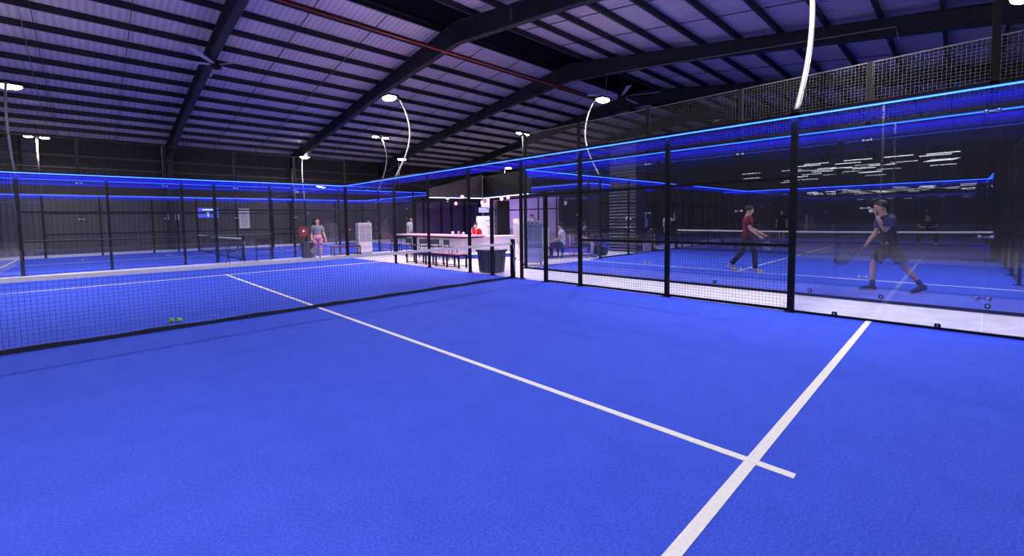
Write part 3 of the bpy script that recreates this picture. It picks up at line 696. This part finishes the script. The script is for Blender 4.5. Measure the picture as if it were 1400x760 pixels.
# signs on the back wall
o=MB().cbox((0,0,0),(.55,.03,.42)).build('paper_notice',M['paper']); o.location=(.93,Y1-.03,1.95); tag(o,'small white paper notice on back wall at left','notice')
t=thing('lit_sign','small glowing blue sign on the back wall left of the net post','sign',(2.69,Y1,0))
MB().cbox((0,-.05,2.2),(1.15,.08,.62),bev=.01).build('sign_box',M['sign'],t)
q=MB(); q.box(-.28,.28,-.10,-.092,2.38,2.42); q.sph((.0,-.095,2.2),.09,10,(1,.1,1)); q.box(-.03,.03,-.10,-.092,1.98,2.05); q.build('white_mark',M['signw'],t)
t=thing('wall_poster','tall white poster with text rows on back wall right of the lit sign','poster',(4.73,Y1,0))
MB().cbox((0,-.02,1.82),(.62,.02,1.3)).build('sheet',M['paper'],t)
q=MB()
for i in range(9): q.box(-.22,.22-.05*(i%3),-.034,-.031,2.35-i*.13,2.38-i*.13)
q.build('text_rows',M['print_'],t)
t=thing('round_sign','round red sign with lit centre above the far litter bin','sign',(3.95,12.0,0))
MB().tube([(0,0,1.1),(0,.03,1.1)],.22,24,smooth=False).build('disc',M['red'],t); MB().sph((0,-.01,1.12),.035,8).build('lamp_dot',M['signw'],t)
MB().box(-.02,.02,.03,.06,.9,1.35).build('bracket',M['black'],t)

# balls
for x,y,lb in ((-2.02,.55,'left of the two yellow-green balls lying behind the net'),(-1.93,.49,'right of the two yellow-green balls lying behind the net')):
    t=thing('padel_ball',lb,'ball',(x,y,.034)); MB().sph((0,0,0),.034,16).build('felt',M['ball'],t)
    MB().tube([(.0345*math.cos(a)*math.cos(.5*math.sin(2*a)),.0345*math.sin(a)*math.cos(.5*math.sin(2*a)),.0345*math.sin(.5*math.sin(2*a))) for a in [2*PI*i/24 for i in range(25)]],.0015,4).build('seam',M['tape'],t)

# ------------------------------------------------------------------ people
def skin_mesh(name,chains,m,parent,sub=2,extra=None,fat=1.12):
    """chains: list of lists of (key, co, (rx,ry)); shared keys merge"""
    idx={};vs=[];rs=[];es=[]
    for ch in chains:
        prev=None
        for key,co,r in ch:
            if key not in idx: idx[key]=len(vs); vs.append(tuple(co)); rs.append(r if isinstance(r,tuple) else (r,r))
            i=idx[key]
            if prev is not None and (prev,i) not in es: es.append((prev,i))
            prev=i
    me=bpy.data.meshes.new(name+'_sk'); me.from_pydata(vs,es,[]); o=bpy.data.objects.new(name,me); C.objects.link(o)
    md=o.modifiers.new('s','SKIN'); md.use_smooth_shade=True
    sv=me.skin_vertices[0].data
    for i,r in enumerate(rs): sv[i].radius=(r[0]*fat,r[1]*fat); sv[i].use_root=(i==0)
    ss=o.modifiers.new('b','SUBSURF'); ss.levels=sub; ss.render_levels=sub
    dg=bpy.context.evaluated_depsgraph_get(); dg.update()
    nm=bpy.data.meshes.new_from_object(o.evaluated_get(dg)); o.modifiers.clear()
    o.data=nm; bpy.data.meshes.remove(me)
    if extra:
        bm=bmesh.new(); bm.from_mesh(nm)
        tmp=bpy.data.meshes.new('t'); tmp.from_pydata([tuple(v) for v in extra.v],[],extra.f); tmp.polygons.foreach_set('use_smooth',extra.sm); bm.from_mesh(tmp); bm.to_mesh(nm); bm.free(); bpy.data.meshes.remove(tmp)
    nm.materials.clear(); nm.materials.append(m); nm.name=name
    for p in nm.polygons: p.use_smooth=True
    o.parent=parent; return o
def hand(mb,wrist,elbow,curl=.6,side=1,grip=False,up=None):
    w=Vector(wrist); d=(w-Vector(elbow)).normalized(); ref=Vector((0,1,0)) if abs(d.y)<.8 else Vector((0,0,1))
    s=d.cross(ref).normalized()*side; n=s.cross(d).normalized()*side   # s across palm
    mb.tube([w-d*.02,w+d*.02,w+d*.06,w+d*.085],[.024,.034,.038,.030],10,flat=.5)
    pc=w+d*.08
    cu=1.5 if grip else curl
    for k,(o_,l) in enumerate(((-.027,.068),(-.009,.078),(.009,.072),(.026,.058))):
        b=pc+s*o_; pts=[b-d*.01]; an=0; p=b
        for seg,ff in enumerate((.45,.3,.25)):
            an+=cu*(.35+.25*seg); v=(d*math.cos(an)+n*math.sin(an)); p=p+v*l*ff; pts.append(p)
        mb.tube(pts,[.0095,.009,.0085,.006],6)
    b=w+d*.02-s*.03; th=(d*.6-s*.6+n*.5).normalized()
    mb.tube([b,b+th*.035,b+th*.035+(d*.8+n*.5).normalized()*.03],[.013,.011,.008],6)
def person(name_label,x,y,face,J,H=1.75,shirt=(.5,.5,.5),legs=(.02,.02,.03),long_legs=False,shoes=(.6,.6,.6),socks=None,hairlong=False,female=False,detail=True,sleeve_col=None,look=None,z=0,seated=False,curl=.5,grip=None):
    t=thing('person',name_label,'person',(x,y,z+.006),face)
    s=H/1.75
    D=dict(P=(0,0,.93),W=(0,0,1.08),Ch=(0,.01,1.27),N=(0,.0,1.46),HD=(0,.02,1.60),
           RS=(.185,0,1.40),LS=(-.185,0,1.40),RE=(.24,-.02,1.12),LE=(-.24,-.02,1.12),RH=(.25,.06,.87),LH=(-.25,.06,.87),
           RP=(.095,0,.90),LP=(-.095,0,.90),RK=(.10,.02,.50),LK=(-.10,.02,.50),RA=(.10,-.02,.09),LA=(-.10,-.02,.09))
    if female: D.update(RS=(.16,0,1.39),LS=(-.16,0,1.39),RP=(.105,0,.90),LP=(-.105,0,.90))
    D.update(J); D={k:Vector(v)*s for k,v in D.items()}
    rT={} 
    sw=.92 if female else 1
    head_dir=D['HD']-D['N']; hdn=head_dir.normalized()
    yaw=look or 0; f=Vector((math.sin(-yaw),math.cos(yaw),0)); f=(f-hdn*f.dot(hdn)).normalized(); side=f.cross(hdn).normalized()
    hc=D['HD']
    body=[[('P',D['P'],(.10,.07)),('W',D['W'],(.095*sw,.062)),('Ch',D['Ch'],(.12*sw,.075)),('N0',D['N']-Vector((0,0,.04))*s,(.075,.065)),('N',D['N']+hdn*.02,(.052,.052)),
           ('J',hc-hdn*.045+f*.015,(.062,.072)),('H1',hc+hdn*.01,(.074,.088)),('H2',hc+hdn*.065-f*.01,(.070,.082)),('H3',hc+hdn*.105-f*.01,(.035,.04))]]
    for a in 'RL':
        sh=D[a+'S'];el=D[a+'E'];ha=D[a+'H']
        body.append([('Ch',D['Ch'],(.12*sw,.075)),(a+'S',sh,(.055*sw,.055)),(a+'U',(sh+el)/2,(.045*sw,.045)),(a+'E',el,(.036,.036)),(a+'F',el.lerp(ha,.35),(.038,.038)),(a+'H',ha,(.024,.024))])
        hp=D[a+'P'];k=D[a+'K'];an=D[a+'A']
        body.append([('P',D['P'],(.10,.07)),(a+'P',hp,(.088,.088)),(a+'T',hp.lerp(k,.5),(.072,.072)),(a+'K',k,(.052,.052)),(a+'C',k.lerp(an,.3),(.054,.054)),(a+'A',an,(.034,.034))])
    ex=MB()
    for a,sd in(('R',1),('L',-1)):
        hand(ex,D[a+'H'],D[a+'E'],curl,sd,grip=(grip==a))
    # nose, ears
    ex.tube([hc+f*.080+hdn*.012,hc+f*.098-hdn*.012,hc+f*.085-hdn*.022],[.007,.012,.006],6)
    for sd in(-1,1): ex.sph(hc+side*sd*.076-f*.005-hdn*.005,.022,8,(.5,.8,1.2))
    b=skin_mesh('body',body,M['skin'],t,2,ex)
    if detail:
        for sd in(-1,1):
            MB().sph(hc+f*.078+side*sd*.030+hdn*.022,.010,8).build('eye',M['eye'],t)
        MB().tube([hc+f*.083-side*.022-hdn*.045,hc+f*.090-hdn*.047,hc+f*.083+side*.022-hdn*.045],.004,5).build('lips',cloth((.35,.12,.11)),t)
    # hair cap
    hq=MB()
    Rm=Matrix((side,f,hdn)).transposed()
    hq.sph(hc-f*.028+hdn*.048,.1,14,(.90,.98,.92),Rm)
    if hairlong:
        hq.sph(hc-f*.06-hdn*.03,.105,14,(1.0,.75,1.15),Rm)
        hq.tube([hc-f*.05+hdn*.06,hc-f*.105-hdn*.02+side*.03,hc-f*.10-hdn*.12+side*.06,hc-f*.09-hdn*.20+side*.07],[.06,.07,.055,.02],10)
    hq.build('hair',M['hair'],t)
    # shirt
    c=cloth(shirt)
    sh=[[('W00',D['P']-Vector((0,0,.03)),(.150*sw,.120)),('W0',D['W'].lerp(D['P'],.7),(.148*sw,.120)),('W',D['W'],(.138*sw,.112)),('Ch',D['Ch'],(.158*sw,.125)),('N0',D['N']-Vector((0,0,.045))*s,(.085,.075))]]
    for a in 'RL':
        S_=D[a+'S'];el=D[a+'E']
        sh.append([('Ch',D['Ch'],(.158*sw,.125)),(a+'S',S_,(.070*sw,.070)),(a+'U',S_.lerp(el,.45),(.064,.064)),(a+'V',S_.lerp(el,.62),(.060,.060))])
    Nn=D['N']; Cc=D['Ch']; Pp=D['P']; Ww=D['W']
    q=MB().tube([Pp-(Ww-Pp)*.35,Pp+(Ww-Pp)*.1,Ww,Cc.lerp(Ww,.3),Cc,Cc.lerp(Nn,.35),Cc.lerp(Nn,.62),Cc.lerp(Nn,.82),Nn],[.168*(1 if not female else 1.02),.168,.152*sw,.168*sw,.182*sw,.186*sw,.170*sw,.115*sw,.062],20,flat=.70)
    for a in 'RL':
        S_=D[a+'S'];el=D[a+'E']; inn=S_.lerp(Cc.lerp(Nn,.6),.45)
        q.tube([inn,S_.lerp(inn,.25),S_.lerp(el,.12),S_.lerp(el,.4),S_.lerp(el,.60)],[.075*sw,.082*sw,.078*sw,.072*sw,.068*sw],14)
    q.build('shirt',c,t)
    if sleeve_col:
        for a in 'RL':
            S_=D[a+'S'];el=D[a+'E']; q=MB().tube([S_.lerp(el,-.12),S_.lerp(el,.1),S_.lerp(el,.45),S_.lerp(el,.66)],[.045,.084,.080,.074],14); q.build('sleeve',cloth(sleeve_col),t)
    # legs wear
    c=cloth(legs); Ww=D['W'];Pp=D['P']; tr=MB().tube([Pp+(Ww-Pp)*.85,Pp+(Ww-Pp)*.3,Pp-(Ww-Pp)*.25,Pp-(Ww-Pp)*.65],[.150,.160,.162,.12],20,flat=.74); q=[[('W0',D['W'].lerp(D['P'],.2),(.135,.108)),('P',D['P'],(.150,.122))]]
    for a in 'RL':
        hp=D[a+'P'];k=D[a+'K'];an=D[a+'A']
        ch=[('P',D['P'],(.150,.122)),(a+'P',hp,(.105,.108)),(a+'T',hp.lerp(k,.5),(.100,.100)),]
        pts=[Pp.lerp(hp,.5)+Vector((0,0,.03)),hp,hp.lerp(k,.35),hp.lerp(k,.62),hp.lerp(k,.84 if not female else .60)]; rr=[.09,.104,.102,.100,.106] if not female else [.085,.098,.096,.094,.098]
        if long_legs: pts=pts[:-1]+[hp.lerp(k,.95),k.lerp(an,.3),k.lerp(an,.7),an.lerp(k,.04)]; rr=[.09,.104,.096,.084,.072,.068,.062,.058]
        tr.tube(pts,rr,16)
        if long_legs: ch+=[(a+'K',k,(.070,.070)),(a+'C',k.lerp(an,.4),(.066,.066)),(a+'A',an.lerp(k,.06),(.050,.050))]
        else: ch+=[(a+'K',hp.lerp(k,.80 if not female else .55),(.100,.100))]
        q.append(ch)
    tr.build('trousers' if long_legs else 'shorts',c,t)
    for a in 'RL':
        k=D[a+'K'];an=D[a+'A']; 
        dr=Vector(J.get(a+'foot',(0,1,-.08))).normalized()
        up=Vector((0,0,1)); up=(up-dr*up.dot(dr)).normalized(); sd=dr.cross(up)
        heel=an-dr*.055-up*.045; q=MB()
        pts=[heel,heel+dr*.08,heel+dr*.17,heel+dr*.24,heel+dr*.265]; 
        q.tube([p-up*.012+up*o for p,o in zip(pts,(.02,.028,.012,.0,.0))],[.036,.046,.040,.032,.018],12,flat=1.0)
        q.tube([an-up*.04,an+(k-an).normalized()*.03],[.046,.040],10)
        shoe=q.build('shoe',cloth(shoes),t)
        sl=MB(); R_=Matrix((sd,dr,up)).transposed()
        for p_,w_ in ((.0,.07),(.07,.085),(.15,.09),(.22,.07)):
            pass
        prof=[(-.034,-.05),(.034,-.05),(.044,.05),(.046,.13),(.034,.205),(-.034,.205),(-.046,.13),(-.040,.05)]
        base=an-up*.088
        sl.add([base+sd*a_+dr*b_ for a_,b_ in prof]+[base+sd*a_+dr*b_+up*.018 for a_,b_ in prof],[tuple(reversed(range(8))),tuple(range(8,16))]+[(i,(i+1)%8,(i+1)%8+8,i+8) for i in range(8)])
        sl.build('sole',M['tape'] if sum(shoes)>.6 else cloth((.03,.03,.04)),shoe)
        if socks:
            MB().tube([an,an.lerp(k,.28)],[.042,.046],12).build('sock',cloth(socks),t)
    return t
def racket(label,p,dr,nrm,col=(.02,.02,.03)):
    """padel racket: p grip end, dr towards the head"""
    d=Vector(dr).normalized(); n_=Vector(nrm); n_=(n_-d*n_.dot(d)).normalized(); s_=d.cross(n_)
    t=thing('padel_racket',label,'racket',p)
    P=lambda a,b,c=0: d*a+s_*b+n_*c
    MB().tube([P(0,0),P(.13,0)],.015,10).build('grip',cloth((.02,.02,.02)),t)
    R=[(.27+.125+.13*math.cos(2*PI*i/28)-.0,.128*math.sin(2*PI*i/28)) for i in range(29)]
    q=MB().tube([P(a,b) for a,b in R],.015,8); q.tube([P(.12,0),P(.2,.03),P(.29,.075)],.012,8); q.tube([P(.12,0),P(.2,-.03),P(.29,-.075)],.012,8)
    q.build('frame',cloth(col),t)
    n=28; f=MB(); f.add([P(a,b,c) for c in(-.014,.014) for a,b in R[:-1]],[tuple(reversed(range(n))),tuple(range(n,2*n))]+[(i,(i+1)%n,(i+1)%n+n,i+n) for i in range(n)]); fo=f.build('face',cloth((.20,.20,.26)),t)
    h=MB()
    for i in range(-3,4):
        for j in range(-3,4):
            if i*i+j*j<10:
                c_=P(.395+i*.028,j*.028,.0145); h.tube([c_,c_+n_*.001],.005,6)
                c_=P(.395+i*.028,j*.028,-.0155); h.tube([c_,c_+n_*.001],.005,6)
    h.build('face_holes',M['print_'],fo)
    return t
# face angle: local +y -> world ; rz = angle of facing from +Y
# 1 big man, faces +Y (image left); his left side is -X (toward the camera)
bx,by=8.2,-6.86; BF=.42; BR=Matrix.Rotation(BF,3,'Z'); BV=lambda *v:Vector((bx,by,0))+BR@Vector(v)
person('walking man in dark shirt and black shorts, hand at mouth, behind the right glass',bx,by,BF,dict(
   P=(0,-.02,.88),W=(0,0,1.04),Ch=(0,.05,1.24),N=(0,.10,1.43),HD=(0,.155,1.57),
   LS=(-.18,.05,1.38),RS=(.18,.07,1.38),LE=(-.20,.13,1.12),LH=(-.10,.24,1.43),
   RE=(.25,.12,1.10),RH=(.22,.27,.86),
   LP=(-.095,0,.86),RP=(.095,0,.86),LK=(-.13,-.17,.50),LA=(-.14,-.43,.15),RK=(.10,.19,.50),RA=(.10,.20,.09),Lfoot=(0,.9,-.45),Rfoot=(0,1,-.05)),
   H=1.80,shirt=(.010,.012,.03),legs=(.006,.009,.010),shoes=(.02,.025,.07),socks=(.02,.025,.07),sleeve_col=(.07,.05,.20),grip='R')
# white stripe on shorts + item at mouth + racket
racket('dark padel racket hanging from the walking man\'s hand',BV(.215,.33,.84),BR@Vector((.10,.72,-.52)),(-.8,-.1,-.6))
o=MB().sph((0,0,0),.033,12).build('padel_ball',M['tape']); o.location=BV(-.095,.33,1.55); tag(o,'pale ball held at the mouth of the walking man','ball')
# 2 maroon man, seen from behind/left, walking to image right and away
person('man in maroon shirt and dark trousers walking behind the wire mesh',9.86,-3.88,PI+.45,dict(
   P=(0,-.02,.92),HD=(0,.05,1.60),LE=(-.22,.12,1.14),LH=(-.16,.36,.98),RE=(.24,.02,1.12),RH=(.22,.24,.93),
   RK=(.10,.16,.52),RA=(.10,.18,.09),LK=(-.10,-.10,.50),LA=(-.10,-.36,.17),Lfoot=(0,.8,-.6)),
   H=1.78,shirt=(.20,.010,.035),legs=(.010,.012,.022),long_legs=True,shoes=(.45,.36,.42),grip='R')
racket('dark padel racket held low by the man in maroon',(9.86-.30,-3.88-.22,.88),(-.1,-.85,-.35),(.9,.1,.3))
# 3 woman, facing camera
wx,wy=3.55,9.35
fa=math.atan2(-(-2.88-wx),(-7.78-wy))  # facing the camera
person('woman in grey T-shirt and pink shorts standing on the far side of the court',wx,wy,fa,dict(
   LE=(-.24,.0,1.10),LH=(-.30,.10,.88),RE=(.22,-.02,1.10),RH=(.22,.12,.84),
   LK=(-.09,.02,.50),RK=(.11,.03,.50),LA=(-.07,-.02,.09),RA=(.13,-.0,.09),Rfoot=(.3,1,-.05),Lfoot=(-.3,1,-.05)),
   H=1.66,shirt=(.25,.25,.27),legs=(.75,.30,.42),shoes=(.8,.8,.8),female=True,hairlong=True,look=.7,grip='R')
rd=Matrix.Rotation(fa,3,'Z')
pr=Vector((wx,wy,0))+rd@Vector((.20,.18,.80))
racket('dark patterned racket held in front of the woman\'s thigh',pr,rd@Vector((-.15,.15,-1)),rd@Vector((0,1,.1)))
# 4 black man far
person('man in black standing far behind the net on the neighbouring court',25.9,-.75,PI/2+.2,dict(),H=1.80,shirt=(.008,.008,.01),legs=(.01,.01,.012),shoes=(.3,.3,.3),detail=False)
# 5 crouching man
person('crouching player in black at the far end of the neighbouring court',25.6,-6.75,PI/2,dict(
   P=(0,-.22,.72),W=(0,-.10,.86),Ch=(0,.08,1.02),N=(0,.20,1.15),HD=(0,.28,1.27),RS=(.2,.12,1.10),LS=(-.2,.12,1.10),RE=(.32,.16,.84),LE=(-.32,.16,.84),RH=(.12,.42,.80),LH=(-.12,.42,.80),
   RP=(.10,-.20,.70),LP=(-.10,-.20,.70),RK=(.26,.08,.44),LK=(-.26,.08,.44),RA=(.30,-.10,.09),LA=(-.30,-.10,.09)),H=1.8,shirt=(.008,.008,.01),legs=(.012,.012,.016),long_legs=True,shoes=(.6,.6,.6),detail=False,grip='R')
# 6 white shirt man with raised arm
person('man in white shirt and black shorts with one arm raised, beyond the fence',17.4,1.95,PI-.3,dict(LE=(-.28,.20,1.34),LH=(-.14,.30,1.60)),H=1.72,shirt=(.55,.50,.60),legs=(.01,.01,.012),shoes=(.3,.3,.35),detail=False)
# 7 striped man
person('man in pale striped shirt and dark trousers standing by the distant fence',16.0,2.35,.4,dict(RE=(.34,.02,1.36),RH=(.20,.10,1.55),LE=(-.34,.02,1.36),LH=(-.20,.10,1.55)),H=1.76,shirt=(.42,.40,.55),legs=(.012,.012,.02),long_legs=True,shoes=(.3,.3,.35),detail=False)
SEAT=dict(P=(0,-.05,.54),W=(0,-.03,.68),Ch=(0,.0,.88),N=(0,.04,1.07),HD=(0,.08,1.20),RS=(.18,.01,1.01),LS=(-.18,.01,1.01),RE=(.24,.08,.76),LE=(-.24,.08,.76),RH=(.14,.30,.66),LH=(-.14,.30,.66),
   RP=(.10,0,.52),LP=(-.10,0,.52),RK=(.14,.42,.50),LK=(-.14,.42,.50),RA=(.14,.40,.09),LA=(-.14,.40,.09))
person('person in white shirt seated on the low bench, seen from behind',10.15,2.62,.6,SEAT,H=1.75,shirt=(.62,.56,.66),legs=(.015,.015,.05),long_legs=True,shoes=(.2,.2,.3),detail=False)
person('person in dark clothes with bare knees seated right of the white-shirted one',11.05,2.35,-2.6,SEAT,H=1.7,shirt=(.02,.02,.04),legs=(.02,.02,.05),shoes=(.1,.1,.15),detail=False)
person('person bending forward on the distant bench behind the fence',15.2,1.95,-2.2,dict(SEAT,Ch=(0,.18,.80),N=(0,.32,.92),HD=(0,.40,1.02),RS=(.18,.26,.88),LS=(-.18,.26,.88),RE=(.22,.38,.66),LE=(-.22,.38,.66)),H=1.7,shirt=(.03,.03,.05),legs=(.02,.02,.03),shoes=(.1,.1,.1),detail=False)
tag(MB().cbox((15.25,2.0,.2),(.8,.4,.40),bev=.02).build('storage_box',M['lav']),'pale box seat under the bending person','box')
t=thing('chair','pink-framed chair beside the dark-clothed seated person','chair',(11.65,3.05,0),.3)
MB().cbox((0,0,.44),(.42,.42,.04),bev=.01).build('seat',M['chair'],t)
pk=cloth((.7,.25,.32))
MB().tube([(-.2,.2,0),(-.2,.22,.85),(.2,.22,.85),(.2,.2,0)],.022,8).build('back_frame',pk,t)
for sx in(-1,1): MB().tube([(sx*.2,-.2,0),(sx*.2,-.2,.44)],.018,8).build('leg',pk,t)
tag(MB().cbox((12.0,2.2,.18),(.3,.7,.34),bev=.06).build('sports_bag',M['chair']),'dark sports bag on the floor by the distant fence','bag')
# bar people
person('person in red top behind the bar in front of the fridge',9.35,6.75,2.6,SEAT,H=1.80,shirt=(.65,.02,.02),legs=(.02,.02,.03),long_legs=True,shoes=(.1,.1,.1),detail=False,z=.0)
t=thing('bar_stool','low stool under the person in red behind the bar','bar stool',(9.37,6.78,0))
MB().lathe([(.17,.38),(.18,.40),(.17,.44)],n=16).build('seat',M['chair'],t)
for k in range(4): MB().tube([(.16*math.cos(k*PI/2+.7),.16*math.sin(k*PI/2+.7),0),(.1*math.cos(k*PI/2+.7),.1*math.sin(k*PI/2+.7),.39)],.012,6).build('leg',M['black'],t)
person('pale figure standing far behind the bar left of the fence post',10.4,13.6,2.6,dict(),H=1.7,shirt=(.7,.68,.75),legs=(.4,.38,.45),long_legs=True,shoes=(.3,.3,.3),detail=False)
person('dark figure standing before the lilac partition behind the bar',11.9,5.75,2.3,dict(),H=1.72,shirt=(.02,.015,.03),legs=(.02,.02,.03),long_legs=True,shoes=(.1,.1,.1),detail=False)

# ------------------------------------------------------------------ lavender world background as ambient fill, then blue light of the LED strips
w=bpy.data.worlds.new('world'); sc.world=w; w.use_nodes=True
w.node_tree.nodes['Background'].inputs['Color'].default_value=(.35,.32,.6,1); w.node_tree.nodes['Background'].inputs['Strength'].default_value=.2

for t,a,b,z,inner in LEDS:
    L=bpy.data.lights.new('led_glow','AREA'); L.shape='RECTANGLE'; L.size=b-a; L.size_y=.015; L.energy=6.0*(b-a); L.spread=math.radians(75); L.color=(.03,.08,1.)
    o=bpy.data.objects.new('led_glow',L); C.objects.link(o); o.parent=t; o.location=((a+b)/2,inner*.055,z+.0); o.rotation_euler=(-inner*math.radians(24),0,0)
# ------------------------------------------------------------------ camera
p=[-2.877043598173088,-7.775740244702988,1.508313188675219,-0.7590015262133202,-0.060726208152239156,-0.01568094467100389,594.6012597998981,-44.255681724421855,-14.307052655120112]
x,y,z,yaw,pit,rol,f,cy0,cx0=p
cy,sy=math.cos(yaw),math.sin(yaw);cp,sp=math.cos(pit),math.sin(pit)
F=Vector((-sy*cp,cy*cp,sp));R=Vector((cy,sy,0));U=R.cross(F)
cr,sr=math.cos(rol),math.sin(rol); R2=R*cr+U*sr; U2=U*cr-R*sr
cam=bpy.data.cameras.new('camera'); co=bpy.data.objects.new('camera',cam); C.objects.link(co)
mw=Matrix((R2,U2,-F)).transposed().to_4x4(); mw.translation=Vector((x,y,z)); co.matrix_world=mw
cam.sensor_width=36; cam.sensor_fit='HORIZONTAL'; cam.lens=f/1400*36; cam.shift_x=-cx0/1400; cam.shift_y=cy0/1400; cam.clip_end=300; cam.clip_start=.05
sc.camera=co
sc.view_settings.view_transform='Standard'; sc.view_settings.look='None'; sc.view_settings.gamma=1; sc.view_settings.exposure=0
sc.view_settings.use_curve_mapping=False
cy_=sc.cycles
cy_.use_denoising=True; cy_.max_bounces=8; cy_.diffuse_bounces=4; cy_.glossy_bounces=3; cy_.transmission_bounces=4; cy_.transparent_max_bounces=48
cy_.sample_clamp_indirect=6; cy_.use_light_tree=True; cy_.caustics_reflective=False; cy_.caustics_refractive=False
